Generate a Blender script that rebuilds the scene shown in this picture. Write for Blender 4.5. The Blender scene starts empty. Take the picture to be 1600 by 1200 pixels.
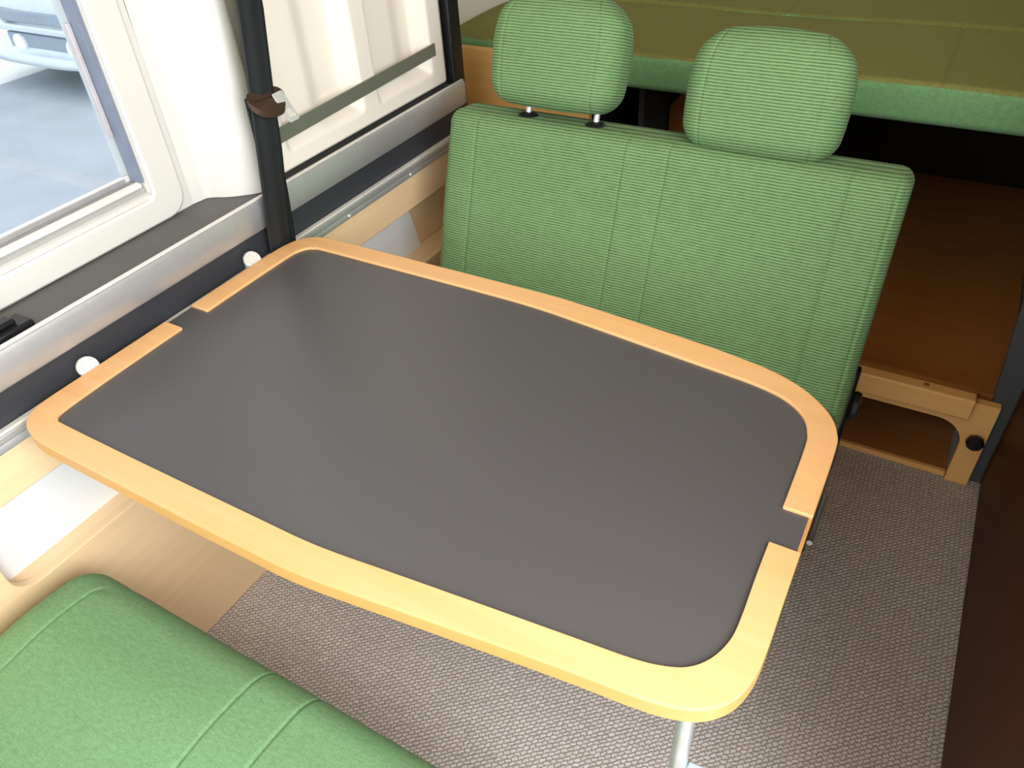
import bpy, bmesh, math, random
from mathutils import Vector, Matrix
random.seed(4)
scene = bpy.context.scene
COL = scene.collection

# ------------------------------------------------------------------ camera
CAM = Vector((0.93, 0.0, 1.24))
cam_d = bpy.data.cameras.new('camera'); cam = bpy.data.objects.new('camera', cam_d); COL.objects.link(cam)
cam_d.sensor_width = 36.0; cam_d.sensor_fit = 'HORIZONTAL'; cam_d.lens = 1198.71 / 1600 * 36.0
cam_d.clip_start = 0.02; cam_d.clip_end = 200
R3 = Matrix(((0.86860503, -0.27610905, 0.41144756), (0.49258432, 0.57118301, -0.65659017), (-0.05372137, 0.77299014, 0.63213942)))
cam.matrix_world = Matrix.Translation(CAM) @ R3.to_4x4()
scene.camera = cam

# ------------------------------------------------------------------ light and exposure
scene.view_settings.view_transform = 'Standard'
scene.view_settings.look = 'None'
scene.view_settings.gamma = 1.0
scene.view_settings.exposure = 0.0
world = bpy.data.worlds.new('daylight'); scene.world = world; world.use_nodes = True
bg = world.node_tree.nodes['Background']
bg.inputs[0].default_value = (0.93, 0.965, 1.0, 1); bg.inputs[1].default_value = 1.95

def area(name, loc, target, sx, sy, power, color):
    l = bpy.data.lights.new(name, 'AREA'); l.shape = 'RECTANGLE'; l.size = sx; l.size_y = sy
    l.energy = power; l.color = color
    o = bpy.data.objects.new(name, l); COL.objects.link(o); o.location = loc
    d = Vector(target) - Vector(loc); o.rotation_euler = d.to_track_quat('-Z', 'Y').to_euler()
    return o
# daylight entering by the open sliding door on the aisle side, through the windscreen end, plus two added fills
area('door_daylight', (1.72, -0.14, 1.48), (0.35, 0.35, 0.2), 0.95, 1.15, 46, (1.0, 0.99, 0.98))
area('overhead_fill', (0.55, -0.30, 1.78), (0.35, 0.35, 0.0), 0.5, 0.4, 6, (1.0, 0.98, 0.95))  # added overhead fill to lift the carpet, no lamp behind it
area('rear_fill', (0.6, 2.82, 1.40), (0.6, 1.9, 0.7), 1.0, 0.4, 2.5, (1.0, 0.97, 0.9))  # added fill for the bed top; the back wall has no window
area('windscreen_daylight', (0.35, -1.5, 1.35), (0.4, 0.8, 0.55), 1.3, 0.8, 3, (0.93, 0.97, 1.0))

# ------------------------------------------------------------------ materials
def new_mat(name, rough=0.5, spec=0.5, metal=0.0):
    m = bpy.data.materials.new(name); m.use_nodes = True
    nt = m.node_tree; b = nt.nodes['Principled BSDF']
    b.inputs['Roughness'].default_value = rough; b.inputs['Metallic'].default_value = metal
    b.inputs['Specular IOR Level'].default_value = spec
    return m, nt, b
def srgb(r, g, b):
    f = lambda c: (c / 255 / 12.92) if c / 255 <= 0.04045 else ((c / 255 + 0.055) / 1.055) ** 2.4
    return (f(r), f(g), f(b), 1)
def coords(nt, scale=(1, 1, 1), rot=(0, 0, 0)):
    tc = nt.nodes.new('ShaderNodeTexCoord'); mp = nt.nodes.new('ShaderNodeMapping')
    mp.inputs['Scale'].default_value = scale; mp.inputs['Rotation'].default_value = rot
    nt.links.new(tc.outputs['Object'], mp.inputs['Vector']); return mp.outputs['Vector']
def ramp(nt, fac, stops):
    r = nt.nodes.new('ShaderNodeValToRGB')
    r.color_ramp.elements[0].position = stops[0][0]; r.color_ramp.elements[0].color = stops[0][1]
    r.color_ramp.elements[1].position = stops[-1][0]; r.color_ramp.elements[1].color = stops[-1][1]
    for p, c in stops[1:-1]:
        e = r.color_ramp.elements.new(p); e.color = c
    nt.links.new(fac, r.inputs[0]); return r.outputs[0]
def bump(nt, b, h, strength, dist):
    n = nt.nodes.new('ShaderNodeBump'); n.inputs['Strength'].default_value = strength; n.inputs['Distance'].default_value = dist
    nt.links.new(h, n.inputs['Height']); nt.links.new(n.outputs[0], b.inputs['Normal'])
def noise(nt, vec, scale, detail=3, rough=0.55):
    n = nt.nodes.new('ShaderNodeTexNoise'); n.inputs['Scale'].default_value = scale
    n.inputs['Detail'].default_value = detail; n.inputs['Roughness'].default_value = rough
    nt.links.new(vec, n.inputs['Vector']); return n.outputs[0]
def mathn(nt, op, a, b=None):
    n = nt.nodes.new('ShaderNodeMath'); n.operation = op
    for i, v in enumerate((a, b)):
        if v is None: continue
        if isinstance(v, (int, float)): n.inputs[i].default_value = v
        else: nt.links.new(v, n.inputs[i])
    return n.outputs[0]
def plain(name, col, rough=0.5, metal=0.0, spec=0.5, var=0.06, nscale=40, bmp=0.0):
    m, nt, b = new_mat(name, rough, spec, metal)
    v = coords(nt); n = noise(nt, v, nscale)
    c1 = tuple(max(0, c * (1 - var)) for c in col[:3]) + (1,); c2 = tuple(min(1, c * (1 + var)) for c in col[:3]) + (1,)
    nt.links.new(ramp(nt, n, [(0.3, c1), (0.7, c2)]), b.inputs['Base Color'])
    if bmp: bump(nt, b, n, bmp, 0.001)
    return m
def wood(name, ca, cb, axis='x', scale=1.0, rough=0.42, spec=0.4):
    m, nt, b = new_mat(name, rough, spec)
    s = {'x': (2.2, 60, 60), 'y': (60, 2.2, 60), 'z': (60, 60, 2.2)}[axis]
    v = coords(nt, tuple(k * scale for k in s))
    n1 = noise(nt, v, 1.0, 5, 0.6)
    s2 = {'x': (1.2, 12, 12), 'y': (12, 1.2, 12), 'z': (12, 12, 1.2)}[axis]
    n2 = noise(nt, coords(nt, tuple(k * scale for k in s2)), 1.0, 3)
    h = mathn(nt, 'ADD', mathn(nt, 'MULTIPLY', n1, 0.65), mathn(nt, 'MULTIPLY', n2, 0.35))
    nt.links.new(ramp(nt, h, [(0.25, ca), (0.75, cb)]), b.inputs['Base Color'])
    bump(nt, b, n1, 0.08, 0.0005)
    return m
def fabric(name, light, mid, dark, rib_axis=2, pitch=0.0045, rib=0.7, contrast=1.0, sheen=0.04):
    m, nt, b = new_mat(name, 0.85, 0.2)
    b.inputs['Sheen Weight'].default_value = sheen; b.inputs['Sheen Roughness'].default_value = 0.4
    tc = nt.nodes.new('ShaderNodeTexCoord'); sep = nt.nodes.new('ShaderNodeSeparateXYZ')
    nt.links.new(tc.outputs['Object'], sep.inputs[0])
    wob = noise(nt, coords(nt, (1, 1, 1)), 35, 2)
    a = mathn(nt, 'ADD', mathn(nt, 'MULTIPLY', sep.outputs[rib_axis], 2 * math.pi / pitch), mathn(nt, 'MULTIPLY', wob, 2.2))
    s = mathn(nt, 'MULTIPLY_ADD' if False else 'ADD', mathn(nt, 'MULTIPLY', mathn(nt, 'SINE', a), 0.5), 0.5)
    sc = (420, 420, 420)
    fine = noise(nt, coords(nt, tuple(260 if i == rib_axis else 700 for i in range(3)) if False else sc), 1.0, 3, 0.7)
    dash = noise(nt, coords(nt, (90, 90, 90) if rib_axis == 2 else (110, 260, 110)), 1.0, 3, 0.7)
    h = mathn(nt, 'ADD', mathn(nt, 'MULTIPLY', s, rib), mathn(nt, 'MULTIPLY', mathn(nt, 'ADD', fine, dash), (1 - rib) * 0.5 + 0.12))
    lo = 0.5 - 0.36 * contrast; hi = 0.5 + 0.34 * contrast
    nt.links.new(ramp(nt, h, [(max(0, lo), dark), (0.45, mid), (hi, light)]), b.inputs['Base Color'])
    bump(nt, b, h, 0.55, 0.0012)
    return m

M = {}
M['ribbed'] = fabric('green_ribbed_fabric', srgb(126, 164, 116), srgb(97, 130, 84), srgb(54, 64, 38), 2, 0.0046, 0.62)
M['woven'] = fabric('green_woven_fabric', srgb(125, 167, 124), srgb(102, 140, 99), srgb(76, 106, 72), 1, 0.0024, 0.12, 0.9)
M['bed'] = fabric('bed_fabric_warm_lit_top', srgb(150, 152, 90), srgb(124, 126, 70), srgb(92, 94, 50), 1, 0.003, 0.15, 0.9, 0.0)  # green bed fabric with warm ambient light painted into the top
M['bedside'] = fabric('bed_fabric_green_side', srgb(134, 184, 132), srgb(106, 154, 106), srgb(76, 116, 76), 2, 0.003, 0.2, 0.8, 0.05)  # sides of the same fabric, without the warm tint
M['beech'] = wood('beech_edge', srgb(228, 174, 112), srgb(242, 195, 142), 'x')
M['shaded_edge'] = wood('shaded_table_edge', srgb(200, 150, 86), srgb(214, 166, 100), 'x')  # deeper wood tone paints shade onto the table's side band
M['beech_side'] = wood('beech_panel', srgb(234, 200, 156), srgb(246, 219, 180), 'y')
M['beech_dark'] = wood('beech_frame', srgb(246, 186, 110), srgb(254, 208, 136), 'x')
M['ply'] = wood('plywood_floor', srgb(160, 104, 54), srgb(184, 126, 72), 'x', 0.6)
M['walnut'] = wood('dark_cabinet_wood', srgb(66, 32, 12), srgb(84, 44, 18), 'z', 0.4, 0.5, 0.15)
M['laminate'] = plain('grey_laminate', srgb(84, 83, 85), 0.36, 0, 0.5, 0.03, 500)
M['vinyl'] = plain('dark_grey_vinyl', srgb(54, 57, 63), 0.45, 0, 0.4, 0.08, 300, 0.1)
M['sill'] = plain('grey_sill_vinyl', srgb(92, 91, 90), 0.5, 0, 0.4, 0.04, 300, 0.05)
M['white'] = plain('white_plastic', srgb(222, 222, 216), 0.45, 0, 0.4, 0.015, 5)
M['cream'] = plain('cream_plastic', srgb(246, 241, 230), 0.5, 0, 0.4, 0.015, 5)
M['pocketwhite'] = plain('white_lining', srgb(238, 240, 242), 0.6, 0, 0.3, 0.015, 8)
M['alu'] = plain('brushed_aluminium', (0.58, 0.59, 0.60, 1), 0.42, 0.6, 0.5, 0.03, 60)
M['alu_white'] = plain('anodised_edge', (0.8, 0.79, 0.76, 1), 0.4, 0.1, 0.5, 0.02, 60)
M['steel'] = plain('bright_steel', (0.88, 0.88, 0.89, 1), 0.35, 0.6)
M['black'] = plain('black_plastic', srgb(24, 25, 28), 0.4)
M['band'] = plain('olive_grey_band', srgb(108, 112, 100), 0.35, 0, 0.5, 0.03, 30)
M['greycloth'] = plain('grey_carpet_cloth', srgb(84, 88, 92), 0.95, 0, 0.1, 0.2, 500, 0.4)
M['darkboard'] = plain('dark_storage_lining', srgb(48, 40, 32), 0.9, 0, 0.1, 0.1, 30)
M['ceiling'] = plain('headlining', srgb(206, 176, 132), 0.9, 0, 0.1, 0.03, 200)
M['brownplastic'] = plain('dark_brown_plastic', srgb(62, 44, 34), 0.4)
M['tube'] = plain('silver_leg_tube', (0.62, 0.66, 0.69, 1), 0.35, 0.7)
M['clip'] = plain('pale_blue_clip', srgb(176, 192, 202), 0.4)
M['seal'] = plain('rubber_seal', srgb(122, 132, 152), 0.6)
M['stile'] = plain('pale_stile', srgb(190, 186, 190), 0.5)
M['ground_sunlit'] = plain('pale_sunlit_ground', srgb(232, 232, 230), 0.9, 0, 0.1, 0.03, 2)  # sunlit ground, its brightness painted as a pale tone
M['ground_shaded'] = plain('blue_grey_shaded_ground', srgb(170, 176, 184), 0.9, 0, 0.1, 0.06, 3)  # ground in shadow, the shade painted as a blue-grey tone
M['carbody'] = plain('pale_car_paint', srgb(205, 216, 222), 0.25, 0.2)
M['cargrille_hazed'] = plain('car_grille_hazed', srgb(148, 160, 174), 0.5)  # grille tone lightened to paint in the haze outside
M['lamp'] = plain('lamp_lens', srgb(245, 248, 250), 0.2)
M['tyre'] = plain('tyre_rubber', srgb(50, 52, 56), 0.8)
M['carglass'] = plain('car_glass', srgb(70, 84, 96), 0.1)
# belt webbing: fine lengthwise weave
m, nt, b = new_mat('belt_webbing', 0.55, 0.4); M['webbing'] = m
b.inputs['Base Color'].default_value = srgb(33, 36, 40)
v = coords(nt, (500, 500, 60)); bump(nt, b, noise(nt, v, 1.0, 2), 0.3, 0.0006)
# carpet: flat looped weave
m, nt, b = new_mat('looped_carpet', 0.95, 0.1); M['carpet'] = m
br = nt.nodes.new('ShaderNodeTexBrick'); br.offset = 0.5
nz = nt.nodes.new('ShaderNodeTexNoise'); nz.inputs['Scale'].default_value = 170; nz.inputs['Detail'].default_value = 2
vv = coords(nt, (1, 1, 1), (0, 0, math.radians(-42)))
nt.links.new(vv, nz.inputs['Vector'])
mixv = nt.nodes.new('ShaderNodeVectorMath'); mixv.operation = 'MULTIPLY_ADD'
nt.links.new(nz.outputs['Color'], mixv.inputs[0]); mixv.inputs[1].default_value = (0.0065, 0.0065, 0.0); nt.links.new(vv, mixv.inputs[2])
nt.links.new(mixv.outputs[0], br.inputs['Vector'])
br.inputs['Scale'].default_value = 1.0; br.inputs['Brick Width'].default_value = 0.0108; br.inputs['Row Height'].default_value = 0.0064
br.inputs['Mortar Size'].default_value = 0.0020; br.inputs['Mortar Smooth'].default_value = 1.0
br.inputs['Color1'].default_value = srgb(238, 232, 230); br.inputs['Color2'].default_value = srgb(224, 217, 214); br.inputs['Mortar'].default_value = srgb(172, 163, 159)
n2 = noise(nt, coords(nt), 400, 3, 0.7)
mx = nt.nodes.new('ShaderNodeMixRGB'); mx.blend_type = 'MULTIPLY'; mx.inputs[0].default_value = 0.55
nt.links.new(br.outputs['Color'], mx.inputs[1]); nt.links.new(ramp(nt, n2, [(0.3, (0.72, 0.71, 0.71, 1)), (0.7, (1, 1, 1, 1))]), mx.inputs[2])
nt.links.new(mx.outputs[0], b.inputs['Base Color'])
inv = mathn(nt, 'SUBTRACT', 1.0, br.outputs['Fac']); bump(nt, b, mathn(nt, 'ADD', inv, mathn(nt, 'MULTIPLY', n2, 0.5)), 0.6, 0.002)
# window glass: clear, faint reflection
def glass(name, tint, refl):
    m = bpy.data.materials.new(name); m.use_nodes = True; nt = m.node_tree; nt.nodes.clear()
    o = nt.nodes.new('ShaderNodeOutputMaterial'); t = nt.nodes.new('ShaderNodeBsdfTransparent'); g = nt.nodes.new('ShaderNodeBsdfGlossy')
    t.inputs[0].default_value = tint; g.inputs['Roughness'].default_value = 0.03
    mx = nt.nodes.new('ShaderNodeMixShader'); fr = nt.nodes.new('ShaderNodeFresnel'); fr.inputs[0].default_value = refl
    nt.links.new(fr.outputs[0], mx.inputs[0]); nt.links.new(t.outputs[0], mx.inputs[1]); nt.links.new(g.outputs[0], mx.inputs[2])
    nt.links.new(mx.outputs[0], o.inputs[0]); return m
M['glass'] = glass('window_glass', (0.93, 0.96, 0.98, 1), 1.45)
M['glass2'] = glass('overlapping_glass', (0.84, 0.86, 0.90, 1), 1.45)

# ------------------------------------------------------------------ helpers
def empty(name, label, cat, loc=(0, 0, 0), rot=(0, 0, 0), group=None):
    o = bpy.data.objects.new(name, None); COL.objects.link(o); o.location = loc; o.rotation_euler = rot
    o.empty_display_size = 0.05
    o['label'] = label; o['category'] = cat
    if group: o['group'] = group
    return o
def tag(o, label, cat, group=None):
    o['label'] = label; o['category'] = cat
    if group: o['group'] = group
    return o
def struct(o): o['kind'] = 'structure'; return o
def mk(name, verts, faces, mat, parent=None, smooth=False, bevel=0, seg=2, angle=40):
    me = bpy.data.meshes.new(name); me.from_pydata([tuple(v) for v in verts], [], faces)
    bm = bmesh.new(); bm.from_mesh(me); bmesh.ops.recalc_face_normals(bm, faces=bm.faces); bm.to_mesh(me); bm.free()
    return fin(name, me, mat, parent, smooth, bevel, seg, angle)
def fin(name, me, mat, parent, smooth, bevel=0, seg=2, angle=40):
    me.materials.append(M[mat] if isinstance(mat, str) else mat)
    o = bpy.data.objects.new(name, me); COL.objects.link(o)
    if parent is not None: o.parent = parent
    if smooth:
        me.polygons.foreach_set('use_smooth', [True] * len(me.polygons))
    if bevel:
        md = o.modifiers.new('bevel', 'BEVEL'); md.width = bevel; md.segments = seg; md.limit_method = 'ANGLE'; md.angle_limit = math.radians(angle)
        md.harden_normals = False
        me.polygons.foreach_set('use_smooth', [True] * len(me.polygons))
        try: me.set_sharp_from_angle(angle=math.radians(50))
        except Exception: pass
    return o
def box(name, lo, hi, mat, parent=None, bevel=0.002, seg=2):
    x0, y0, z0 = lo; x1, y1, z1 = hi
    v = [(x0, y0, z0), (x1, y0, z0), (x1, y1, z0), (x0, y1, z0), (x0, y0, z1), (x1, y0, z1), (x1, y1, z1), (x0, y1, z1)]
    f = [(0, 3, 2, 1), (4, 5, 6, 7), (0, 1, 5, 4), (1, 2, 6, 5), (2, 3, 7, 6), (3, 0, 4, 7)]
    return mk(name, v, f, mat, parent, bevel=bevel, seg=seg)
def prism(name, pts, mapf, d0, d1, mat, parent=None, bevel=0.0, smooth=False, holes=()):
    """polygon (2D) with holes, extruded between depths; mapf(u, v, d) gives the point"""
    bm = bmesh.new(); loops = [pts] + list(holes); edges = []
    for lp in loops:
        vs = [bm.verts.new(mapf(u, v, d0)) for u, v in lp]
        edges += [bm.edges.new((vs[i], vs[(i + 1) % len(vs)])) for i in range(len(vs))]
    bmesh.ops.triangle_fill(bm, use_beauty=True, use_dissolve=True, edges=edges)
    a = Vector(mapf(0, 0, d1)) - Vector(mapf(0, 0, d0))
    r = bmesh.ops.extrude_face_region(bm, geom=list(bm.faces))
    bmesh.ops.translate(bm, vec=a, verts=[e for e in r['geom'] if isinstance(e, bmesh.types.BMVert)])
    bmesh.ops.recalc_face_normals(bm, faces=bm.faces)
    me = bpy.data.meshes.new(name); bm.to_mesh(me); bm.free()
    return fin(name, me, mat, parent, smooth, bevel, 2, 50)
def XY(u, v, d): return (u, v, d)
def YZ(u, v, d): return (d, u, v)
def XZ(u, v, d): return (u, d, v)
def rrect(x0, y0, x1, y1, r, n=6, rr=None):
    rs = rr or (r, r, r, r)   # corners: x0y0, x1y0, x1y1, x0y1
    out = []
    for (cx, cy, a0), r in zip(((x0, y0, 180), (x1, y0, 270), (x1, y1, 0), (x0, y1, 90)), rs):
        ox = cx + (r if cx == x0 else -r); oy = cy + (r if cy == y0 else -r)
        if r <= 0: out.append((cx, cy)); continue
        for i in range(n + 1):
            a = math.radians(a0 + 90 * i / n); out.append((ox + r * math.cos(a), oy + r * math.sin(a)))
    return out
def tube(name, path, r, mat, parent=None, n=14, caps=True):
    P = [Vector(p) for p in path]; verts = []; faces = []
    up = None
    for i, p in enumerate(P):
        t = (P[min(i + 1, len(P) - 1)] - P[max(i - 1, 0)]).normalized()
        if up is None: up = t.orthogonal().normalized()
        up = (up - t * up.dot(t)).normalized(); s = t.cross(up)
        rr = r[i] if isinstance(r, (list, tuple)) else r
        for k in range(n):
            a = 2 * math.pi * k / n; verts.append(p + up * rr * math.cos(a) + s * rr * math.sin(a))
    for i in range(len(P) - 1):
        for k in range(n): faces.append((i * n + k, i * n + (k + 1) % n, (i + 1) * n + (k + 1) % n, (i + 1) * n + k))
    if caps: faces.append(tuple(range(n))[::-1]); faces.append(tuple((len(P) - 1) * n + k for k in range(n)))
    o = mk(name, verts, faces, mat, parent, smooth=True)
    try: o.data.set_sharp_from_angle(angle=math.radians(50))
    except Exception: pass
    return o
def lathe(name, prof, base, axis, mat, parent=None, n=28):
    """prof: (radius, height) pairs along axis from base"""
    ax = Vector(axis).normalized(); up = ax.orthogonal().normalized(); s = ax.cross(up); B = Vector(base)
    verts = []; faces = []
    for r, h in prof:
        for k in range(n):
            a = 2 * math.pi * k / n; verts.append(B + ax * h + (up * math.cos(a) + s * math.sin(a)) * max(r, 1e-5))
    for i in range(len(prof) - 1):
        for k in range(n): faces.append((i * n + k, i * n + (k + 1) % n, (i + 1) * n + (k + 1) % n, (i + 1) * n + k))
    faces.append(tuple(range(n))[::-1]); faces.append(tuple((len(prof) - 1) * n + k for k in range(n)))
    o = mk(name, verts, faces, mat, parent, smooth=True)
    try: o.data.set_sharp_from_angle(angle=math.radians(40))
    except Exception: pass
    return o
def axis_pts(lo, hi, r, step, dense=(), dw=0.008, dn=5, nr=5):
    s = [lo + r * i / nr for i in range(nr)] + [hi - r * i / nr for i in range(nr)]
    n = max(1, int((hi - lo - 2 * r) / step)); s += [lo + r + (hi - lo - 2 * r) * i / n for i in range(n + 1)]
    for c in dense:
        s = [x for x in s if abs(x - c) > dw or x < lo + r or x > hi - r]
        s += [c + dw * (2 * i / (2 * dn) - 1) for i in range(2 * dn + 1)]
    s = sorted(set(round(x, 6) for x in s if lo <= x <= hi)); out = [s[0]]
    for x in s[1:]:
        if x - out[-1] > 2e-4: out.append(x)
    out[-1] = hi if abs(out[-1] - hi) < 5e-4 else out[-1]
    return out
def cushion(name, xs, ys, zs, r, mat, parent=None, disp=None):
    lo = Vector((xs[0], ys[0], zs[0])); hi = Vector((xs[-1], ys[-1], zs[-1]))
    ids = {}; verts = []; faces = []
    def vid(i, j, k):
        key = (i, j, k)
        if key in ids: return ids[key]
        p = Vector((xs[i], ys[j], zs[k]))
        q = Vector([min(max(p[a], lo[a] + r), hi[a] - r) for a in range(3)])
        d = p - q; nrm = d.normalized(); pp = q + nrm * r
        if disp: pp = disp(pp, nrm)
        ids[key] = len(verts); verts.append(pp); return ids[key]
    nx, ny, nz = len(xs) - 1, len(ys) - 1, len(zs) - 1
    for i in range(nx):
        for j in range(ny):
            for k in (0, nz): faces.append((vid(i, j, k), vid(i + 1, j, k), vid(i + 1, j + 1, k), vid(i, j + 1, k)))
    for i in range(nx):
        for k in range(nz):
            for j in (0, ny): faces.append((vid(i, j, k), vid(i + 1, j, k), vid(i + 1, j, k + 1), vid(i, j, k + 1)))
    for j in range(ny):
        for k in range(nz):
            for i in (0, nx): faces.append((vid(i, j, k), vid(i, j + 1, k), vid(i, j + 1, k + 1), vid(i, j, k + 1)))
    return mk(name, verts, faces, mat, parent, smooth=True)
def gs(x, s): return math.exp(-(x / s) ** 2)
def catmull(pts, closed=True, n=5):
    out = []; N = len(pts)
    for i in range(N if closed else N - 1):
        p = [Vector(pts[(i + k - 1) % N] if closed else pts[min(max(i + k - 1, 0), N - 1)]) for k in range(4)]
        for t in range(n):
            t /= n
            out.append(tuple(0.5 * ((2 * p[1]) + (-p[0] + p[2]) * t + (2 * p[0] - 5 * p[1] + 4 * p[2] - p[3]) * t * t + (-p[0] + 3 * p[1] - 3 * p[2] + p[3]) * t ** 3)))
    if not closed: out.append(tuple(pts[-1]))
    return out

# ------------------------------------------------------------------ setting: floor, walls, ceiling
f = struct(box('floor', (-0.22, -1.2, -0.03), (1.6, 2.95, 0.0), 'carpet', bevel=0))
struct(box('ceiling', (-0.22, -1.2, 1.80), (1.6, 2.95, 1.84), 'ceiling', bevel=0))
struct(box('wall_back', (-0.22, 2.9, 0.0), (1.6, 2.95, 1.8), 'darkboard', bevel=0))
# aisle-side wall behind the cabinet; the sliding door in front of it stands open
struct(box('wall_right', (1.56, 0.42, 0.0), (1.6, 2.9, 1.8), 'cream', bevel=0))
# window wall with its opening
WX = -0.125
win_out = rrect(-0.75, 0.742, 0.672, 1.42, 0.012)
outer = [(-1.2, 0.70), (0.86, 0.70), (0.86, 1.80), (-1.2, 1.80)]
struct(prism('wall_left', outer, YZ, WX - 0.06, WX, 'white', holes=[win_out]))
struct(box('wall_left_lower', (-0.22, -1.2, 0.0), (-0.10, 1.46, 0.69), 'cream', bevel=0))
struct(box('wall_left_middle', (-0.22, 0.86, 0.70), (-0.10, 1.46, 1.80), 'cream', bevel=0))
struct(box('wall_left_rear', (-0.25, 1.46, 0.0), (-0.215, 2.9, 1.80), 'cream', bevel=0))
# raised moulding round the window
fr_out = rrect(-0.86, 0.701, 0.724, 1.52, 0.03, rr=(0.03, 0.035, 0.05, 0.05))
wn = struct(prism('window_1', fr_out, YZ, WX, WX + 0.009, 'white', bevel=0.004, holes=[win_out]))
# window sill channels (aluminium), the panes and their overlap
for i, (x0, x1, z0, z1, mt) in enumerate(((-0.132, -0.1205, 0.742, 0.750, 'alu_white'), (-0.150, -0.132, 0.742, 0.757, 'alu'), (-0.1385, -0.1345, 0.757, 0.768, 'alu_white'), (-0.172, -0.150, 0.742, 0.766, 'alu'), (-0.1575, -0.1535, 0.766, 0.776, 'alu_white'))):
    box('window_track', (x0, -0.74, z0), (x1, 0.669, z1), mt, wn, 0.001)
box('window_seal', (-0.151, 0.6635, 0.7665), (-0.1285, 0.6715, 1.41), 'seal', wn, 0.001)
box('window_seal', (-0.1535, -0.74, 0.7665), (-0.1505, 0.655, 0.7735), 'alu', wn, 0)
box('window_pane', (-0.156, -0.74, 0.7765), (-0.1535, 0.671, 1.415), 'glass', wn, 0)
box('window_stile', (-0.1530, 0.6570, 0.838), (-0.1470, 0.6630, 0.995), 'stile', wn, 0.001)

# lower lining: sill top, aluminium profile, grey vinyl strip
struct(box('trim_1', (-0.125, -1.2, 0.69), (-0.032, 1.43, 0.70), 'sill', bevel=0.001))
t2 = struct(prism('trim_2', [(-0.032, 0.655), (-0.026, 0.654), (-0.023, 0.658), (-0.023, 0.698), (-0.026, 0.7035), (-0.032, 0.7035)], lambda u, v, d: (u, d, v), -1.2, 1.415, 'alu', bevel=0.001))
box('profile_lip', (-0.0335, -1.2, 0.7035), (-0.0265, 1.415, 0.7065), 'alu_white', t2, 0.001)
struct(box('trim_3', (-0.10, -1.2, 0.604), (-0.032, 1.43, 0.69), 'vinyl', bevel=0))

# ------------------------------------------------------------------ bulging window pillar cover
prof = [(-0.124, 0.738), (-0.1205, 0.752), (-0.1185, 0.762), (-0.109, 0.770), (-0.092, 0.778), (-0.078, 0.787), (-0.066, 0.797), (-0.054, 0.808), (-0.046, 0.819), (-0.044, 0.832), (-0.050, 0.850), (-0.070, 0.862), (-0.10, 0.864)]
pc = catmull(prof, False, 4)
vv_, ff_ = [], []
levels = [(0.7008, 0), (0.73, 0), (0.80, 0.001), (0.95, -0.001), (1.15, -0.004), (1.40, -0.012), (1.79, -0.03)]
for z, off in levels:
    for x, y in pc: vv_.append((max(x + off * 0.6, -0.1245), y, z))
    vv_.append((-0.1245, 0.864, z))
n_ = len(pc) + 1
for i in range(len(levels) - 1):
    for k in range(n_): ff_.append((i * n_ + k, i * n_ + (k + 1) % n_, (i + 1) * n_ + (k + 1) % n_, (i + 1) * n_ + k))
ff_.append(tuple(range(n_))); ff_.append(tuple((len(levels) - 1) * n_ + k for k in range(n_)))
pillar = mk('pillar_cover', vv_, ff_, 'white', None, smooth=True)
pillar.data.set_sharp_from_angle(angle=math.radians(50))
tag(pillar, 'curved white pillar cover between the window and the black seat belt', 'pillar')

# ------------------------------------------------------------------ moulded white panel behind the belt
def sdr(y, z, y0, y1, z0, z1, r):
    qx = abs(y - (y0 + y1) / 2) - (y1 - y0) / 2 + r; qz = abs(z - (z0 + z1) / 2) - (z1 - z0) / 2 + r
    return math.hypot(max(qx, 0), max(qz, 0)) + min(max(qx, qz), 0) - r
def sm(t): t = min(max(t, 0), 1); return t * t * (3 - 2 * t)
ya, yb, za, zb = 0.868, 1.388, 0.7115, 1.60
ny_, nz_ = 150, 230
vv_, ff_ = [], []
for j in range(nz_ + 1):
    z = za + (zb - za) * j / nz_
    for i in range(ny_ + 1):
        y = ya + (yb - ya) * i / ny_
        d1 = sdr(y, z, 0.892, 1.108, 0.736, 1.50, 0.014); d2 = sdr(y, z, 1.147, 1.335, 0.736, 1.50, 0.014)
        s1 = sm(-d1 / 0.022); s2 = sm(-d2 / 0.022)
        dep = s1 * (0.022 + 0.016 * sm((y - 0.985) / 0.05)) + s2 * (0.024 + 0.012 * sm((y - 1.24) / 0.05))
        low = sm((0.790 - z) / 0.03)
        dep = dep * (1 - 0.35 * low)
        vv_.append((-0.045 - dep - 0.02 * (z - za) ** 2 - 0.006 * sm((y - 1.375) / 0.012), y, z))
for j in range(nz_):
    for i in range(ny_):
        a = j * (ny_ + 1) + i; ff_.append((a, a + 1, a + ny_ + 2, a + ny_ + 1))
panel = mk('moulded_panel', vv_, ff_, 'cream', None, smooth=True)
sd = panel.modifiers.new('thickness', 'SOLIDIFY'); sd.thickness = 0.004; sd.offset = -1 if panel.data.polygons[0].normal.x > 0 else 1
tag(panel, 'cream moulded side panel with two tall recesses behind the seat belt', 'panel')
bd = mk('retaining_band', [(-0.0445, 0.873, 0.7615), (-0.0445, 1.345, 0.7735), (-0.0445, 1.345, 0.7975), (-0.0445, 0.873, 0.7865),
                           (-0.0410, 0.873, 0.7615), (-0.0410, 1.345, 0.7735), (-0.0410, 1.345, 0.7975), (-0.0410, 0.873, 0.7865)],
        [(0, 1, 2, 3), (4, 5, 6, 7), (0, 1, 5, 4), (1, 2, 6, 5), (2, 3, 7, 6), (3, 0, 4, 7)], 'band', None, bevel=0.0006)
tag(bd, 'flat olive grey band stretched across the recesses of the cream panel', 'band')
post = prism('trim_post', rrect(-0.085, 1.396, -0.035, 1.437, 0.006), XY, 0.62, 1.79, 'black', None, bevel=0)
tag(post, 'narrow black upright trim post left of the first headrest', 'trim post')

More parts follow.
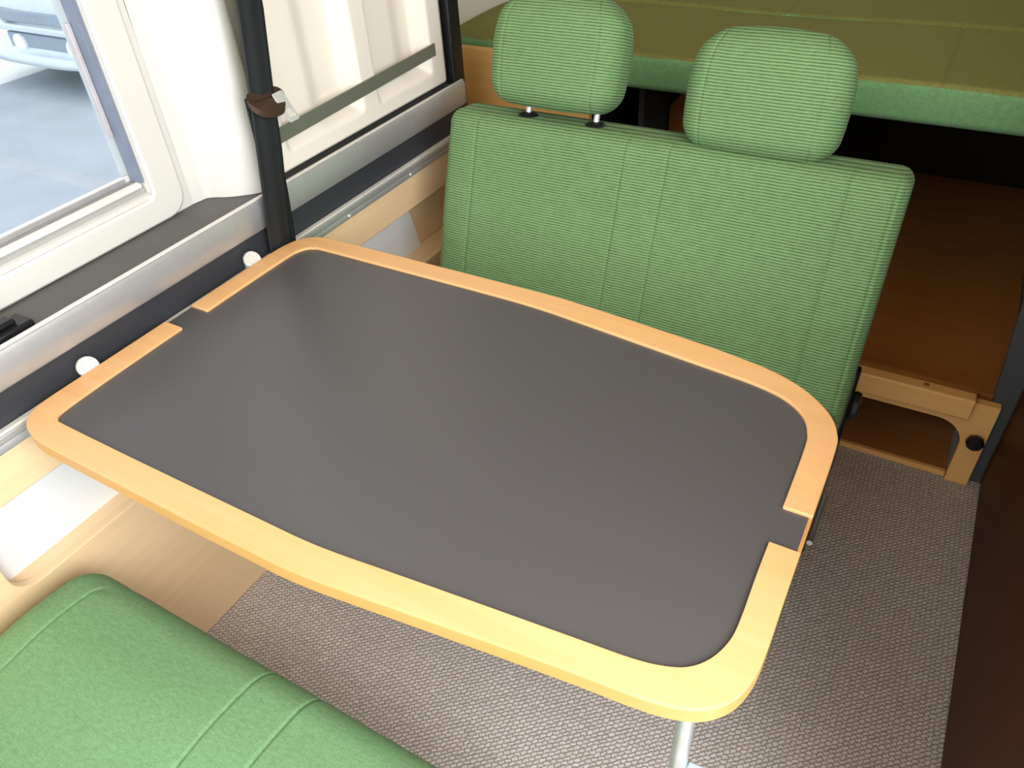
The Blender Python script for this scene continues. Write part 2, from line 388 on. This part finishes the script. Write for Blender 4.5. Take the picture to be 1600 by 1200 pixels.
# ------------------------------------------------------------------ seat belt
belt = empty('seat_belt', 'black seat belt hanging with its metal tongue beside the table corner', 'seat belt', (-0.02, 0.80, 0.50))
def ribbon(name, path, mat, parent, th=0.0013):
    off = Vector(parent.location); P = path; n = 8; vv, ff = [], []
    sm_ = catmull([(x, y, z, w) for x, y, z, w in P], False, 8) if False else None
    pts = []
    for i in range(len(P) - 1):
        for t in range(10):
            t = t / 10; a, b_ = P[i], P[i + 1]; s = t * t * (3 - 2 * t) if False else t
            pts.append(tuple(a[k] + (b_[k] - a[k]) * s for k in range(5)))
    pts.append(P[-1])
    for (x, y, z, w, tw) in pts:
        for k in range(n + 1):
            u = (k / n - 0.5); c = 0.0012 * math.cos(u * 9)
            vv.append(Vector((x + u * w * math.sin(tw) + c, y + u * w * math.cos(tw), z)) - off)
    for i in range(len(pts) - 1):
        for k in range(n):
            a = i * (n + 1) + k; ff.append((a, a + 1, a + n + 2, a + n + 1))
    o = mk(name, vv, ff, mat, parent, smooth=True); s = o.modifiers.new('thickness', 'SOLIDIFY'); s.thickness = th
    return o
ribbon('webbing', [(0.014, 0.864, 1.45, 0.048, 0.0), (0.016, 0.842, 1.08, 0.048, 0.0), (0.017, 0.832, 0.98, 0.048, 0.05), (0.016, 0.815, 0.875, 0.046, 0.1), (0.010, 0.806, 0.78, 0.049, 0.1), (-0.002, 0.799, 0.68, 0.050, 0.05), (-0.0125, 0.795, 0.60, 0.050, 0.0), (-0.0135, 0.795, 0.50, 0.050, 0.0)], 'webbing', belt)
ribbon('webbing', [(0.006, 0.812, 0.870, 0.046, 0.0), (0.004, 0.812, 0.80, 0.048, -0.05), (-0.004, 0.812, 0.70, 0.048, -0.05), (-0.0155, 0.810, 0.60, 0.048, 0.0), (-0.0165, 0.810, 0.50, 0.048, 0.0)], 'webbing', belt)
off = Vector(belt.location)
def bl(p): return tuple(Vector(p) - off)
# plastic tongue housing: an eye-shaped plate round the webbing, with the metal blade hanging from it
eye = []
for k in range(36):
    a = 2 * math.pi * k / 36; eye.append((0.0365 * math.copysign(abs(math.cos(a)) ** 0.9, math.cos(a)), 0.0160 * math.sin(a) * (1 + 0.25 * math.sin(a))))
slot = rrect(-0.026, -0.003, 0.026, 0.003, 0.002, 3)
th_ = math.radians(12)
def tmap(u, v, d):
    y = 0.818 + u; x = 0.019 + v * 0.75 ; z = 0.862 - u * 0.10 + d - v * 0.95
    return bl((x, y, z))
tg = prism('tongue_housing', eye, tmap, -0.005, 0.005, 'brownplastic', belt, bevel=0.002, holes=[slot])
tongue_pts = rrect(-0.011, -0.042, 0.011, 0.006, 0.003)
hole = rrect(-0.006, -0.035, 0.006, -0.022, 0.002)
def tm2(u, v, d): return bl((0.024 + d - v * 0.25, 0.838 - v * 0.25 + u, 0.862 + v * 0.95))
prism('tongue_blade', tongue_pts, tm2, 0, 0.0022, 'steel', belt, bevel=0.0005, holes=[hole])

# ------------------------------------------------------------------ wood wall panel with storage pocket
wp = empty('wall_panel', 'light wood lower wall panel with a long open white storage pocket', 'wall panel', (-0.03, 0.0, 0.0))
pocket = rrect(0.197, 0.366, 1.40, 0.507, 0.03, rr=(0.035, 0.02, 0.012, 0.012))
outer = [(-1.2, 0.0), (1.44, 0.0), (1.44, 0.578), (-1.2, 0.578)]
prism('board', outer, lambda u, v, d: (d, u, v), -0.016, 0.0, 'beech_side', wp, bevel=0.0015, holes=[pocket])
# bulging white back of the pocket and its wooden shelf and end
vv_, ff_ = [], []
for j in range(13):
    t = j / 12; z = 0.345 + 0.19 * t
    for i in range(41):
        y = 0.17 + 1.05 * i / 40; e = sm((y - 1.08) / 0.13)
        vv_.append((-0.040 + 0.008 * math.sin(t * math.pi) - 0.010 * t - 0.018 * e - 0.002, y - 0.0 + 0.05 * (1 - t) * e, z))
for j in range(12):
    for i in range(40): a = j * 41 + i; ff_.append((a, a + 1, a + 42, a + 41))
mk('pocket_back', vv_, ff_, 'pocketwhite', wp, smooth=True)
box('pocket_shelf', (-0.069, 0.17, 0.350), (-0.016, 1.42, 0.3655), 'beech_side', wp, 0.001)
box('pocket_end', (-0.070, 1.10, 0.3665), (-0.062, 1.42, 0.545), 'beech_side', wp, 0.001)

# table rail fixed along the top of the panel
rail = empty('table_rail', 'long aluminium table rail along the top edge of the wood wall panel', 'rail', (-0.03, 0.0, 0.59))
prism('rail_profile', [(-0.002, -0.012), (0.006, -0.012), (0.008, -0.008), (0.005, 0.000), (0.010, 0.004), (0.010, 0.012), (0.006, 0.014), (-0.002, 0.014)], lambda u, v, d: (u, d, v), -1.2, 1.40, 'alu', rail, bevel=0.0008)
box('rail_cap', (-0.001, -1.2, 0.0132), (0.0085, 1.40, 0.0172), 'alu_white', rail, 0.001)
for y in (0.10, 0.985, 1.185): lathe('screw', [(0.0001, 0), (0.004, 0), (0.004, 0.0015), (0.0025, 0.003), (0.0001, 0.0032)], (0.0055, y, -0.006), (1, 0, 0.4), 'steel', rail, 14)
for y, lab in ((0.419, 'white round cap on the vinyl strip, near the table corner at the window'), (0.735, 'white round cap on the vinyl strip, closest to the seat belt')):
    c = lathe('round_cap', [(0.0001, -0.020), (0.006, -0.020), (0.006, 0), (0.0140, 0), (0.0152, 0.002), (0.0152, 0.006), (0.0135, 0.0085), (0.0100, 0.0085), (0.0090, 0.0076), (0.0001, 0.0076)], (-0.0200, y, 0.620), (0.75, 0, 0.66), 'white', None)
    tag(c, lab, 'cap', 'white caps on the vinyl strip')
# window blind catch standing on the sill
lt = empty('window_catch', 'black plastic catch on the grey sill at the left edge', 'catch', (-0.06, 0.36, 0.70))
box('catch_base', (-0.020, -0.05, 0.0005), (0.018, 0.036, 0.010), 'black', lt, 0.003)
box('catch_lever', (-0.012, -0.05, 0.010), (0.008, 0.020, 0.018), 'black', lt, 0.003)

# ------------------------------------------------------------------ folding table
TZ = 0.622
table = empty('table', 'dark grey folding camper table with raised light wood rim', 'table', (0.47, 0.57, 0.0))
outl = [(-0.008, 0.349), (-0.004, 0.328), (0.005, 0.312), (0.022, 0.300), (0.046, 0.294), (0.08, 0.292), (0.20, 0.2905), (0.32, 0.289), (0.41, 0.289), (0.455, 0.289), (0.50, 0.292), (0.545, 0.297), (0.68, 0.3125), (0.772, 0.3225), (0.820, 0.3265), (0.855, 0.332), (0.882, 0.343), (0.900, 0.362), (0.909, 0.386), (0.912, 0.415), (0.912, 0.48), (0.912, 0.60), (0.912, 0.700), (0.908, 0.727), (0.898, 0.750), (0.878, 0.773), (0.849, 0.794), (0.812, 0.809), (0.77, 0.818), (0.717, 0.826), (0.623, 0.836), (0.53, 0.8445), (0.48, 0.8475), (0.413, 0.848), (0.232, 0.848), (0.12, 0.848), (0.050, 0.846), (0.026, 0.841), (0.008, 0.826), (-0.001, 0.805), (-0.005, 0.780), (-0.006, 0.74), (-0.007, 0.60), (-0.008, 0.42)]
inl = [(0.0305, 0.374), (0.0325, 0.345), (0.036, 0.334), (0.045, 0.328), (0.060, 0.3265), (0.20, 0.325), (0.39, 0.3245), (0.455, 0.3245), (0.50, 0.327), (0.560, 0.333), (0.663, 0.343), (0.759, 0.352), (0.811, 0.357), (0.838, 0.363), (0.857, 0.372), (0.871, 0.388), (0.880, 0.411), (0.8825, 0.438), (0.8815, 0.50), (0.8815, 0.60), (0.8805, 0.69), (0.877, 0.716), (0.868, 0.738), (0.850, 0.756), (0.826, 0.768), (0.79, 0.776), (0.72, 0.784), (0.642, 0.793), (0.542, 0.8045), (0.478, 0.811), (0.40, 0.8135), (0.20, 0.8135), (0.070, 0.8135), (0.050, 0.811), (0.038, 0.804), (0.031, 0.790), (0.0285, 0.772), (0.0275, 0.70), (0.0275, 0.60), (0.0285, 0.45)]
O = catmull(outl, True, 4); I = catmull(inl, True, 4)
def loc(u, v): return (u - 0.47, v - 0.57)
slab = prism('tabletop', [loc(*p) for p in O], XY, TZ - 0.024, TZ - 0.0050, 'shaded_edge', table, bevel=0.0008)
# grey laminate fills the inside and runs out through the two gaps of the rim
GA = (0.545, 0.594); GB = (0.538, 0.590)
def split(loop, y0, y1, side):
    """part of a loop for y below y0 or above y1 (starting at its wall or aisle gap)"""
    return loop
def ring_piece(outer, inner, keep_low):
    """rim piece on one side of the gaps: outer path one way, inner path back"""
    def seg(loop):
        N = len(loop); flags = []
        for (x, y) in loop:
            t = min(max(x / 0.91, 0), 1)
            g0 = GA[0] + (GB[0] - GA[0]) * t; g1 = GA[1] + (GB[1] - GA[1]) * t
            flags.append(y < g0 if keep_low else y > g1)
        st = next(i for i in range(N) if flags[i] and not flags[i - 1]); out = []
        i = st
        while flags[i % N]: out.append(loop[i % N]); i += 1
        def endpt(p):
            x = p[0]; t = min(max(x / 0.91, 0), 1)
            y = (GA[0] + (GB[0] - GA[0]) * t) if keep_low else (GA[1] + (GB[1] - GA[1]) * t)
            return (x, y)
        return [endpt(out[0])] + out + [endpt(out[-1])]
    a = seg(outer); b_ = seg(inner)
    return a + b_[::-1]
lowp = ring_piece(O, I, True); highp = ring_piece(O, I, False)
prism('rim', [loc(*p) for p in lowp], XY, TZ - 0.0049, TZ, 'beech', table, bevel=0.0012)
prism('rim', [loc(*p) for p in highp], XY, TZ - 0.0049, TZ, 'beech', table, bevel=0.0012)
# laminate outline: inner loop slightly grown, plus tabs through the gaps
def lam_outline():
    out = []; N = len(I); done = [False, False]
    for i in range(N):
        p = I[i]; q = I[(i + 1) % N]; out.append(p)
        if p[0] > 0.8 and p[1] < GB[0] <= q[1]:
            out += [(0.8815, GB[0]), (0.9085, GB[0]), (0.9085, GB[1]), (0.8815, GB[1])]
            while False: pass
        if p[0] < 0.1 and p[1] > GA[1] >= q[1]:
            out += [(0.0275, GA[1]), (-0.0065, GA[1]), (-0.0070, GA[0]), (0.0275, GA[0])]
    # drop loop points that fall inside the tabs
    return [p for p in out if not ((0.86 < p[0] < 0.90 and GB[0] + 1e-4 < p[1] < GB[1] - 1e-4) or (0.02 < p[0] < 0.04 and GA[0] + 1e-4 < p[1] < GA[1] - 1e-4))]
prism('laminate', [loc(*p) for p in lam_outline()], XY, TZ - 0.0050, TZ - 0.0040, 'laminate', table)
# wall brackets, folding leg with its clip
for y in (0.40, 0.74): box('bracket', (-0.470, y - 0.57 - 0.03, TZ - 0.040), (-0.42, y - 0.57 + 0.03, TZ - 0.0242), 'alu', table, 0.001)
leg = tube('leg', [(0.865 - 0.47, 0.359 - 0.57, TZ - 0.030), (0.865 - 0.47, 0.359 - 0.57, 0.012)], 0.0085, 'tube', table, 20)
box('leg_mount', (0.378, -0.215, TZ - 0.034), (0.412, -0.165, TZ - 0.0242), 'black', table, 0.002)
box('leg_clip', (0.403, -0.224, 0.40), (0.418, -0.203, 0.475), 'clip', leg, 0.002)
lathe('leg_foot', [(0.0001, 0), (0.014, 0), (0.014, 0.006), (0.0095, 0.012), (0.0095, 0.03), (0.0001, 0.03)], (0.395, -0.211, 0.0005), (0, 0, 1), 'black', leg, 18)

# ------------------------------------------------------------------ rear bench seat facing the camera
REC = math.radians(-19.33)
bench = empty('bench_seat', 'two-person green bench seat behind the table with two headrests', 'seat', (0.0, 1.036, 0.405), (REC, 0, 0))
XL, XR, TH, HT = 0.106, 0.898, 0.092, 0.362
seams = (0.176, 0.463, 0.5375, 0.8145)
xs = axis_pts(XL, XR, 0.024, 0.014, seams + (0.882,), 0.006, 4, 7)
ys = axis_pts(0.0, TH, 0.024, 0.012, (), nr=7); zs = axis_pts(-0.06, HT, 0.024, 0.010, (), nr=7)
def back_disp(p, n):
    q = p.copy(); fr = max(0.0, -n.y)
    ex = min(1, max(0, (p.x - XL) / 0.05)) * min(1, max(0, (XR - p.x) / 0.05))
    q.z += max(0, p.y) * 0.20 * sm((p.z - 0.25) / 0.08)  # the top slopes up to the back
    q.y -= 0.006 * fr * sm(ex)                      # padded front
    vis = max(fr, n.z * 0.5 if p.y < 0.05 else 0)
    for s in seams: q += n * (-0.0030) * gs(p.x - s, 0.0022) * vis
    q += n * (-0.0020) * gs(p.x - 0.882, 0.0018) * fr   # piping line near the outer edge
    q += n * 0.0016 * gs(p.x - 0.887, 0.0022) * fr
    q += n * 0.0012 * math.sin(p.x * 31 + 1) * math.sin(p.z * 23) * fr
    return q
cushion('backrest', xs, ys, zs, 0.024, 'ribbed', bench, back_disp)

def headrest(cx, zc, name='headrest'):
    W, D, H = 0.246, 0.096, 0.186
    xs = axis_pts(-W / 2, W / 2, 0.036, 0.012, (0.088, -0.088), 0.005, 3, 8)
    ys = axis_pts(-D / 2, D / 2, 0.036, 0.010, (), nr=8); zs = axis_pts(-H / 2, H / 2, 0.036, 0.010, (), nr=8)
    def dsp(p, n):
        q = p.copy(); t = p.z / (H / 2)
        # rounded top shoulders, slightly narrower foot
        k = 1 - 0.20 * max(0, t) ** 2.6 - 0.06 * max(0, -t) ** 2
        q.x *= k
        q.z -= 0.010 * (abs(p.x) / (W / 2)) ** 2.5 * max(0, t)
        q.z += 0.007 * (abs(p.x) / (W / 2)) ** 3 * max(0, -t)
        q.y *= 1 - 0.22 * max(0, t) ** 2
        q.y -= 0.010 * (1 - (p.x / (W / 2)) ** 2) * (1 - 0.5 * t * t) * (1 if p.y < 0 else 0.2)
        for s in (0.088, -0.088): q += n * (-0.0022) * gs(p.x - s, 0.0016) * (max(0, -n.y) + abs(n.z) * 0.8)
        return q
    o = cushion(name, xs, ys, zs, 0.036, 'ribbed', bench, dsp)
    o.location = (cx, 0.040, zc)
    return o
h1 = headrest(0.304, 0.477); h1['label'] = 'left headrest, raised on bright steel posts'
h2 = headrest(0.664, 0.451); h2['label'] = 'right headrest, pushed down onto the backrest'
for hr, xs_ in ((h1, (-0.048, 0.084)), (h2, (-0.052, 0.082))):
    for x in xs_:
        base = HT + 0.006 - hr.location.z
        tube('headrest_post', [(x, -0.002, base - 0.01), (x, -0.002, -0.068)], 0.0052, 'steel', hr, 16)
        g = lathe('post_guide', [(0.0001, -0.004), (0.019, -0.004), (0.019, 0.001), (0.014, 0.005), (0.0075, 0.007), (0.0001, 0.007)], (hr.location.x + x, 0.038, HT + 0.0065), (0, -0.19, 1), 'black', bench, 20)
# cushion, base and side mechanism (built in world space, then parented)
bench_parts = []
inv = (Matrix.Translation(Vector(bench.location)) @ Matrix.Rotation(REC, 4, 'X')).inverted()
def adopt(o, par=bench):
    o.parent = par; o.matrix_parent_inverse = inv; return o
SXL, SXR = 0.110, 0.893
xs = axis_pts(SXL, SXR, 0.03, 0.02, (0.463, 0.5375), 0.006, 3, 6); ys = axis_pts(0.70, 1.075, 0.03, 0.02, (), nr=6); zs = axis_pts(0.285, 0.405, 0.03, 0.02, (), nr=6)
def seat_disp(p, n):
    q = p.copy(); q.z += 0.008 * max(0, n.z) * math.sin(math.pi * min(1, max(0, (p.x - SXL) / (SXR - SXL))))
    for s in (0.463, 0.5375): q += n * (-0.003) * gs(p.x - s, 0.002) * max(0, n.z)
    return q
adopt(cushion('seat_cushion', xs, ys, zs, 0.03, 'woven', None, seat_disp))
adopt(box('seat_base', (0.14, 0.80, 0.20), (0.880, 1.14, 0.284), 'black', None, 0.006))
for x in (0.16, 0.845):
    for y in (0.97, 1.10): adopt(box('leg', (x, y, 0.0005), (x + 0.035, y + 0.04, 0.199), 'black', None, 0.004))
side = prism('side_cover', [(0.90, 0.20), (1.02, 0.18), (1.13, 0.20), (1.185, 0.28), (1.195, 0.37), (1.175, 0.40), (1.14, 0.405), (1.10, 0.36), (1.05, 0.31), (0.92, 0.27)], YZ, 0.8935, 0.903, 'black', None, bevel=0.004)
adopt(side)
adopt(lathe('recline_knob', [(0.0001, 0), (0.024, 0), (0.026, 0.004), (0.024, 0.012), (0.010, 0.016), (0.0001, 0.016)], (0.9032, 1.135, 0.345), (1, 0, 0), 'black', None))
adopt(tube('recline_lever', [(0.906, 1.06, 0.19), (0.906, 0.98, 0.17), (0.907, 0.955, 0.175)], [0.006, 0.0065, 0.005], 'tube', None))
adopt(box('floor_rail', (0.850, 0.97, 0.0), (0.895, 1.22, 0.012), 'black', None, 0.002))

# ------------------------------------------------------------------ near seat cushion at lower left
near = empty('seat_cushion', 'green seat cushion in the lower left corner, below the table', 'seat', (0.41, 0.0, 0.0))
NXL, NXR, NY = 0.004, 0.815, 0.285
ns = (0.077, 0.375, 0.449, 0.745)
xs = axis_pts(NXL, NXR, 0.045, 0.016, ns, 0.006, 4, 8); ys = axis_pts(-0.24, NY, 0.045, 0.014, (), nr=8); zs = axis_pts(0.255, 0.385, 0.045, 0.02, (), nr=8)
def near_disp(p, n):
    q = p.copy(); u = max(0, n.z)
    q.z += 0.006 * u * math.sin(math.pi * min(1, max(0, (p.x - NXL) / (NXR - NXL))))
    q.z += 0.010 * u * sm((p.y - 0.05) / 0.12) - 0.012 * u * sm((p.y - 0.17) / 0.11)
    for i, s in enumerate(ns):
        bend = 0.018 * sm((p.y - 0.235) / 0.05) if s < 0.1 else 0.0
        q += n * (-0.0032) * gs(p.x - s - bend, 0.0020) * max(u, max(0, n.y))
    q += n * 0.0015 * math.sin(p.x * 19) * math.sin(p.y * 27 + 1) * u
    q.x -= 0.41
    return q
cushion('padding', xs, ys, zs, 0.045, 'woven', near, near_disp)
box('base', (-0.37, -0.22, 0.001), (0.37, 0.20, 0.254), 'beech_dark', near, 0.003)

# ------------------------------------------------------------------ bed behind the seats
def bedcushion(label, x0, x1, y0, y1, z0, z1, sx):
    xs = axis_pts(x0, x1, 0.018, 0.03, sx, 0.006, 3, 5); ys = axis_pts(y0, y1, 0.018, 0.03, (), nr=5); zs = axis_pts(z0, z1, 0.018, 0.02, (), nr=5)
    def dsp(p, n):
        q = p.copy()
        for s in sx: q += n * (-0.003) * gs(p.x - s, 0.0025) * max(0, n.z)
        q += n * 0.0016 * (gs(p.y - y0 - 0.010, 0.005)) * max(0, n.z)
        q.z += 0.003 * max(0, n.z) * math.sin(p.x * 9) * math.sin(p.y * 13)
        return q
    o = cushion('mattress', xs, ys, zs, 0.018, 'bed', None, dsp); o.data.materials.append(M['bedside'])
    for pl in o.data.polygons:
        if pl.center.z < z1 - 0.006: pl.material_index = 1
    return tag(o, label, 'mattress', 'bed mattresses')
bedcushion('green mattress, warm light painted on its top, nearest the headrests, at the front of the rear bed', -0.212, 1.44, 1.60, 2.005, 0.662, 0.738, (0.885,))
bedcushion('green mattress, warm light painted on its top, second from the headrests, cut by the top edge', -0.212, 1.44, 2.009, 2.42, 0.662, 0.738, (0.50,))
bed = empty('bed_frame', 'wooden bed base with a light wood end board beside the black post', 'bed', (0.6, 1.6, 0.0))
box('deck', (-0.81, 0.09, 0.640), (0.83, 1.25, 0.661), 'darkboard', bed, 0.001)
box('end_board', (-0.81, -0.032, 0.30), (-0.40, -0.012, 0.7225), 'beech_dark', bed, 0.002)
box('divider', (-0.348, 0.14, 0.0005), (-0.334, 1.25, 0.639), 'greycloth', bed, 0.001)
wh = prism('wheel_box', [(1.70, 0.001), (2.85, 0.001), (2.85, 0.30), (2.6, 0.42), (1.95, 0.42), (1.70, 0.30)], YZ, -0.21, 0.245, 'greycloth', None, bevel=0.01)
tag(wh, 'grey covered wheel box under the bed behind the left headrest', 'wheel box')

# ------------------------------------------------------------------ rear platform with cut-out front frame
plat = empty('storage_platform', 'low light wood framed step platform under the bed with cut-out front', 'platform', (1.0, 1.41, 0.0))
px0, px1 = 0.34, 1.155
frm = [(px0, 0.0), (0.40, 0.0), (0.40, 0.10)]
cut = []
for k in range(9):
    a = math.radians(90 * k / 8); cut.append((1.052 + 0.062 * math.sin(a) if False else 1.112 - 0.055 + 0.055 * math.sin(a), 0.158 - 0.055 + 0.055 * math.cos(a)))
poly = [(px0, 0.0005), (0.40, 0.0005), (0.40, 0.10), (0.43, 0.158)] + [(u, v) for u, v in cut] + [(1.112, 0.0005), (px1, 0.0005), (px1, 0.2145), (px0, 0.2145)]
prism('front_frame', [(u - 1.0, v) for u, v in poly], XZ, 0.0, 0.018, 'beech_dark', plat, bevel=0.001)
box('deck', (px0 - 1.0, 0.0362, 0.199), (0.165, 1.05, 0.2145), 'ply', plat, 0.0005)
bar = box('edge_bar', (px0 - 1.0, -0.030, 0.190), (0.108, -0.0005, 0.238), 'beech_dark', plat, 0.004, 3)
box('deck_stop', (px0 - 1.0, 0.0, 0.2148), (0.108, 0.019, 0.236), 'ply', plat, 0.001)
lathe('screw_plug', [(0.0001, 0), (0.006, 0), (0.005, 0.001), (0.0001, 0.0012)], (0.018, -0.013, 0.2381), (0, 0, 1), 'ply', bar, 14)
box('bottom_shelf', (px0 - 1.0 + 0.06, 0.02, 0.0005), (0.112, 1.0, 0.012), 'ply', plat, 0.003)
box('shelf_lip', (px0 - 1.0 + 0.062, 0.008, 0.0005), (0.111, 0.0195, 0.014), 'beech_dark', plat, 0.002)
kn = lathe('knob', [(0.0001, 0), (0.008, 0), (0.008, 0.004), (0.0165, 0.005), (0.0170, 0.014), (0.0140, 0.019), (0.0001, 0.0205)], (0.136, -0.0005, 0.126), (0, -1, 0), 'black', plat, 8)
kn['label'] = 'black knob'
pt = prism('storage_partition', [(0.345, 0.2150), (0.62, 0.2150), (0.62, 0.60), (0.335, 0.60), (0.275, 0.525), (0.275, 0.4215), (0.345, 0.4215)], XZ, 1.90, 1.912, 'ply', None, bevel=0.001)
tag(pt, 'brown plywood partition with a slanted edge under the bed between the headrests', 'partition')
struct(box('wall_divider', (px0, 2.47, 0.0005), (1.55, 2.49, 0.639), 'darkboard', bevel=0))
# grey cloth covered side behind the cabinet end
gp = prism('side_lining', [(1.158, 0.0005), (1.19, 0.0005), (1.19, 0.62), (1.102, 0.62)], XZ, 1.4300, 1.445, 'greycloth', None, bevel=0.001)
tag(gp, 'dark grey cloth covered lining between the platform and the cabinet', 'lining')

# ------------------------------------------------------------------ aisle cabinet
cab = empty('cabinet', 'tall dark brown wooden cabinet along the right edge', 'cabinet', (1.36, 0.9, 0.0))
box('body', (-0.168, -0.56, 0.0005), (0.19, 0.515, 0.95), 'walnut', cab, 0.003)
box('door', (-0.186, -0.54, 0.03), (-0.1685, 0.511, 0.93), 'walnut', cab, 0.003)
box('worktop', (-0.190, -0.57, 0.951), (0.195, 0.525, 0.975), 'walnut', cab, 0.004)

# ------------------------------------------------------------------ screw on the wall above the bed
sc = lathe('wall_screw', [(0.0001, 0), (0.009, 0), (0.009, 0.003), (0.005, 0.006), (0.0001, 0.007)], (-0.2148, 1.80, 0.79), (1, 0, 0), 'steel', None, 16)
tag(sc, 'small steel screw cap on the wall above the bed', 'screw')

# ------------------------------------------------------------------ outside the window
g = struct(box('ground', (-40, -20, -0.66), (1.5, 40, -0.61), 'ground_sunlit', bevel=0))
pv = struct(box('ground_shaded_slab', (-5.93, -20, -0.61), (1.5, 40, -0.60), 'ground_shaded', bevel=0))  # thin slab carrying the painted shadow over the ground
car = empty('car', 'pale car parked outside, seen through the top of the window', 'car', (-5.30, 3.64, -0.6))
def carsec():
    # side profile (length along y, height z), swept over the width with rounded ends
    prof = [(0.0, 0.30), (-0.03, 0.42), (-0.03, 0.58), (0.02, 0.72), (0.12, 0.82), (0.75, 0.98), (0.95, 1.04), (1.55, 1.46), (2.0, 1.54), (3.2, 1.52), (3.9, 1.40), (4.2, 0.98), (4.3, 0.72), (4.3, 0.35), (4.2, 0.22), (0.1, 0.20)]
    prof = catmull(prof, True, 3); vv, ff = [], []
    W = 0.86; nW = 12
    for i in range(nW + 1):
        u = -1 + 2 * i / nW
        for (y, z) in prof:
            k = 1 - 0.16 * max(0, (z - 0.95) / 0.6)
            yy = y + (0.20 * abs(u) ** 3.5 if y < 1 else (-0.15 * abs(u) ** 3.5 if y > 3.5 else 0))
            vv.append((u * W * k, yy, z))
    n = len(prof)
    for i in range(nW):
        for k in range(n): ff.append((i * n + k, i * n + (k + 1) % n, (i + 1) * n + (k + 1) % n, (i + 1) * n + k))
    ff.append(tuple(range(n))); ff.append(tuple(nW * n + k for k in range(n)))
    return vv, ff
vv_, ff_ = carsec(); bodyc = mk('body', vv_, ff_, 'carbody', car, smooth=True)
def carbox(name, lo, hi, mt, bev=0.01): return box(name, lo, hi, mt, car, bev, 3)
carbox('bumper_strip', (-0.60, -0.075, 0.40), (0.60, 0.02, 0.45), 'carbody', 0.015)
carbox('grille', (-0.50, -0.045, 0.46), (0.50, 0.02, 0.55), 'cargrille_hazed')
carbox('grille', (-0.48, -0.05, 0.24), (0.48, 0.02, 0.385), 'cargrille_hazed')
carbox('bumper_strip', (-0.52, -0.065, 0.17), (0.52, 0.02, 0.215), 'carbody', 0.012)
for s in (-1, 1):
    lathe('fog_lamp', [(0.0001, 0), (0.075, 0), (0.07, 0.03), (0.0001, 0.045)], (s * 0.33, -0.04, 0.31), (0, -1, 0), 'lamp', car, 20)
    carbox('headlamp', (s * 0.66 - 0.13, -0.02, 0.60), (s * 0.66 + 0.13, 0.16, 0.73), 'lamp', 0.03)
    for y in (0.78, 3.45):
        lathe('wheel', [(0.0001, 0), (0.20, 0.0), (0.30, 0.01), (0.315, 0.03), (0.315, 0.19), (0.0001, 0.20)], (s * 0.68 if s > 0 else -0.68, y, 0.316), (s, 0, 0), 'tyre', car, 24)
mk('windscreen', [(-0.66, 0.97, 1.10), (0.66, 0.97, 1.10), (0.58, 1.48, 1.455), (-0.58, 1.48, 1.455), (-0.66, 1.03, 1.07), (0.66, 1.03, 1.07), (0.58, 1.54, 1.425), (-0.58, 1.54, 1.425)],
   [(0, 1, 2, 3), (4, 5, 6, 7), (0, 1, 5, 4), (1, 2, 6, 5), (2, 3, 7, 6), (3, 0, 4, 7)], 'carglass', car)
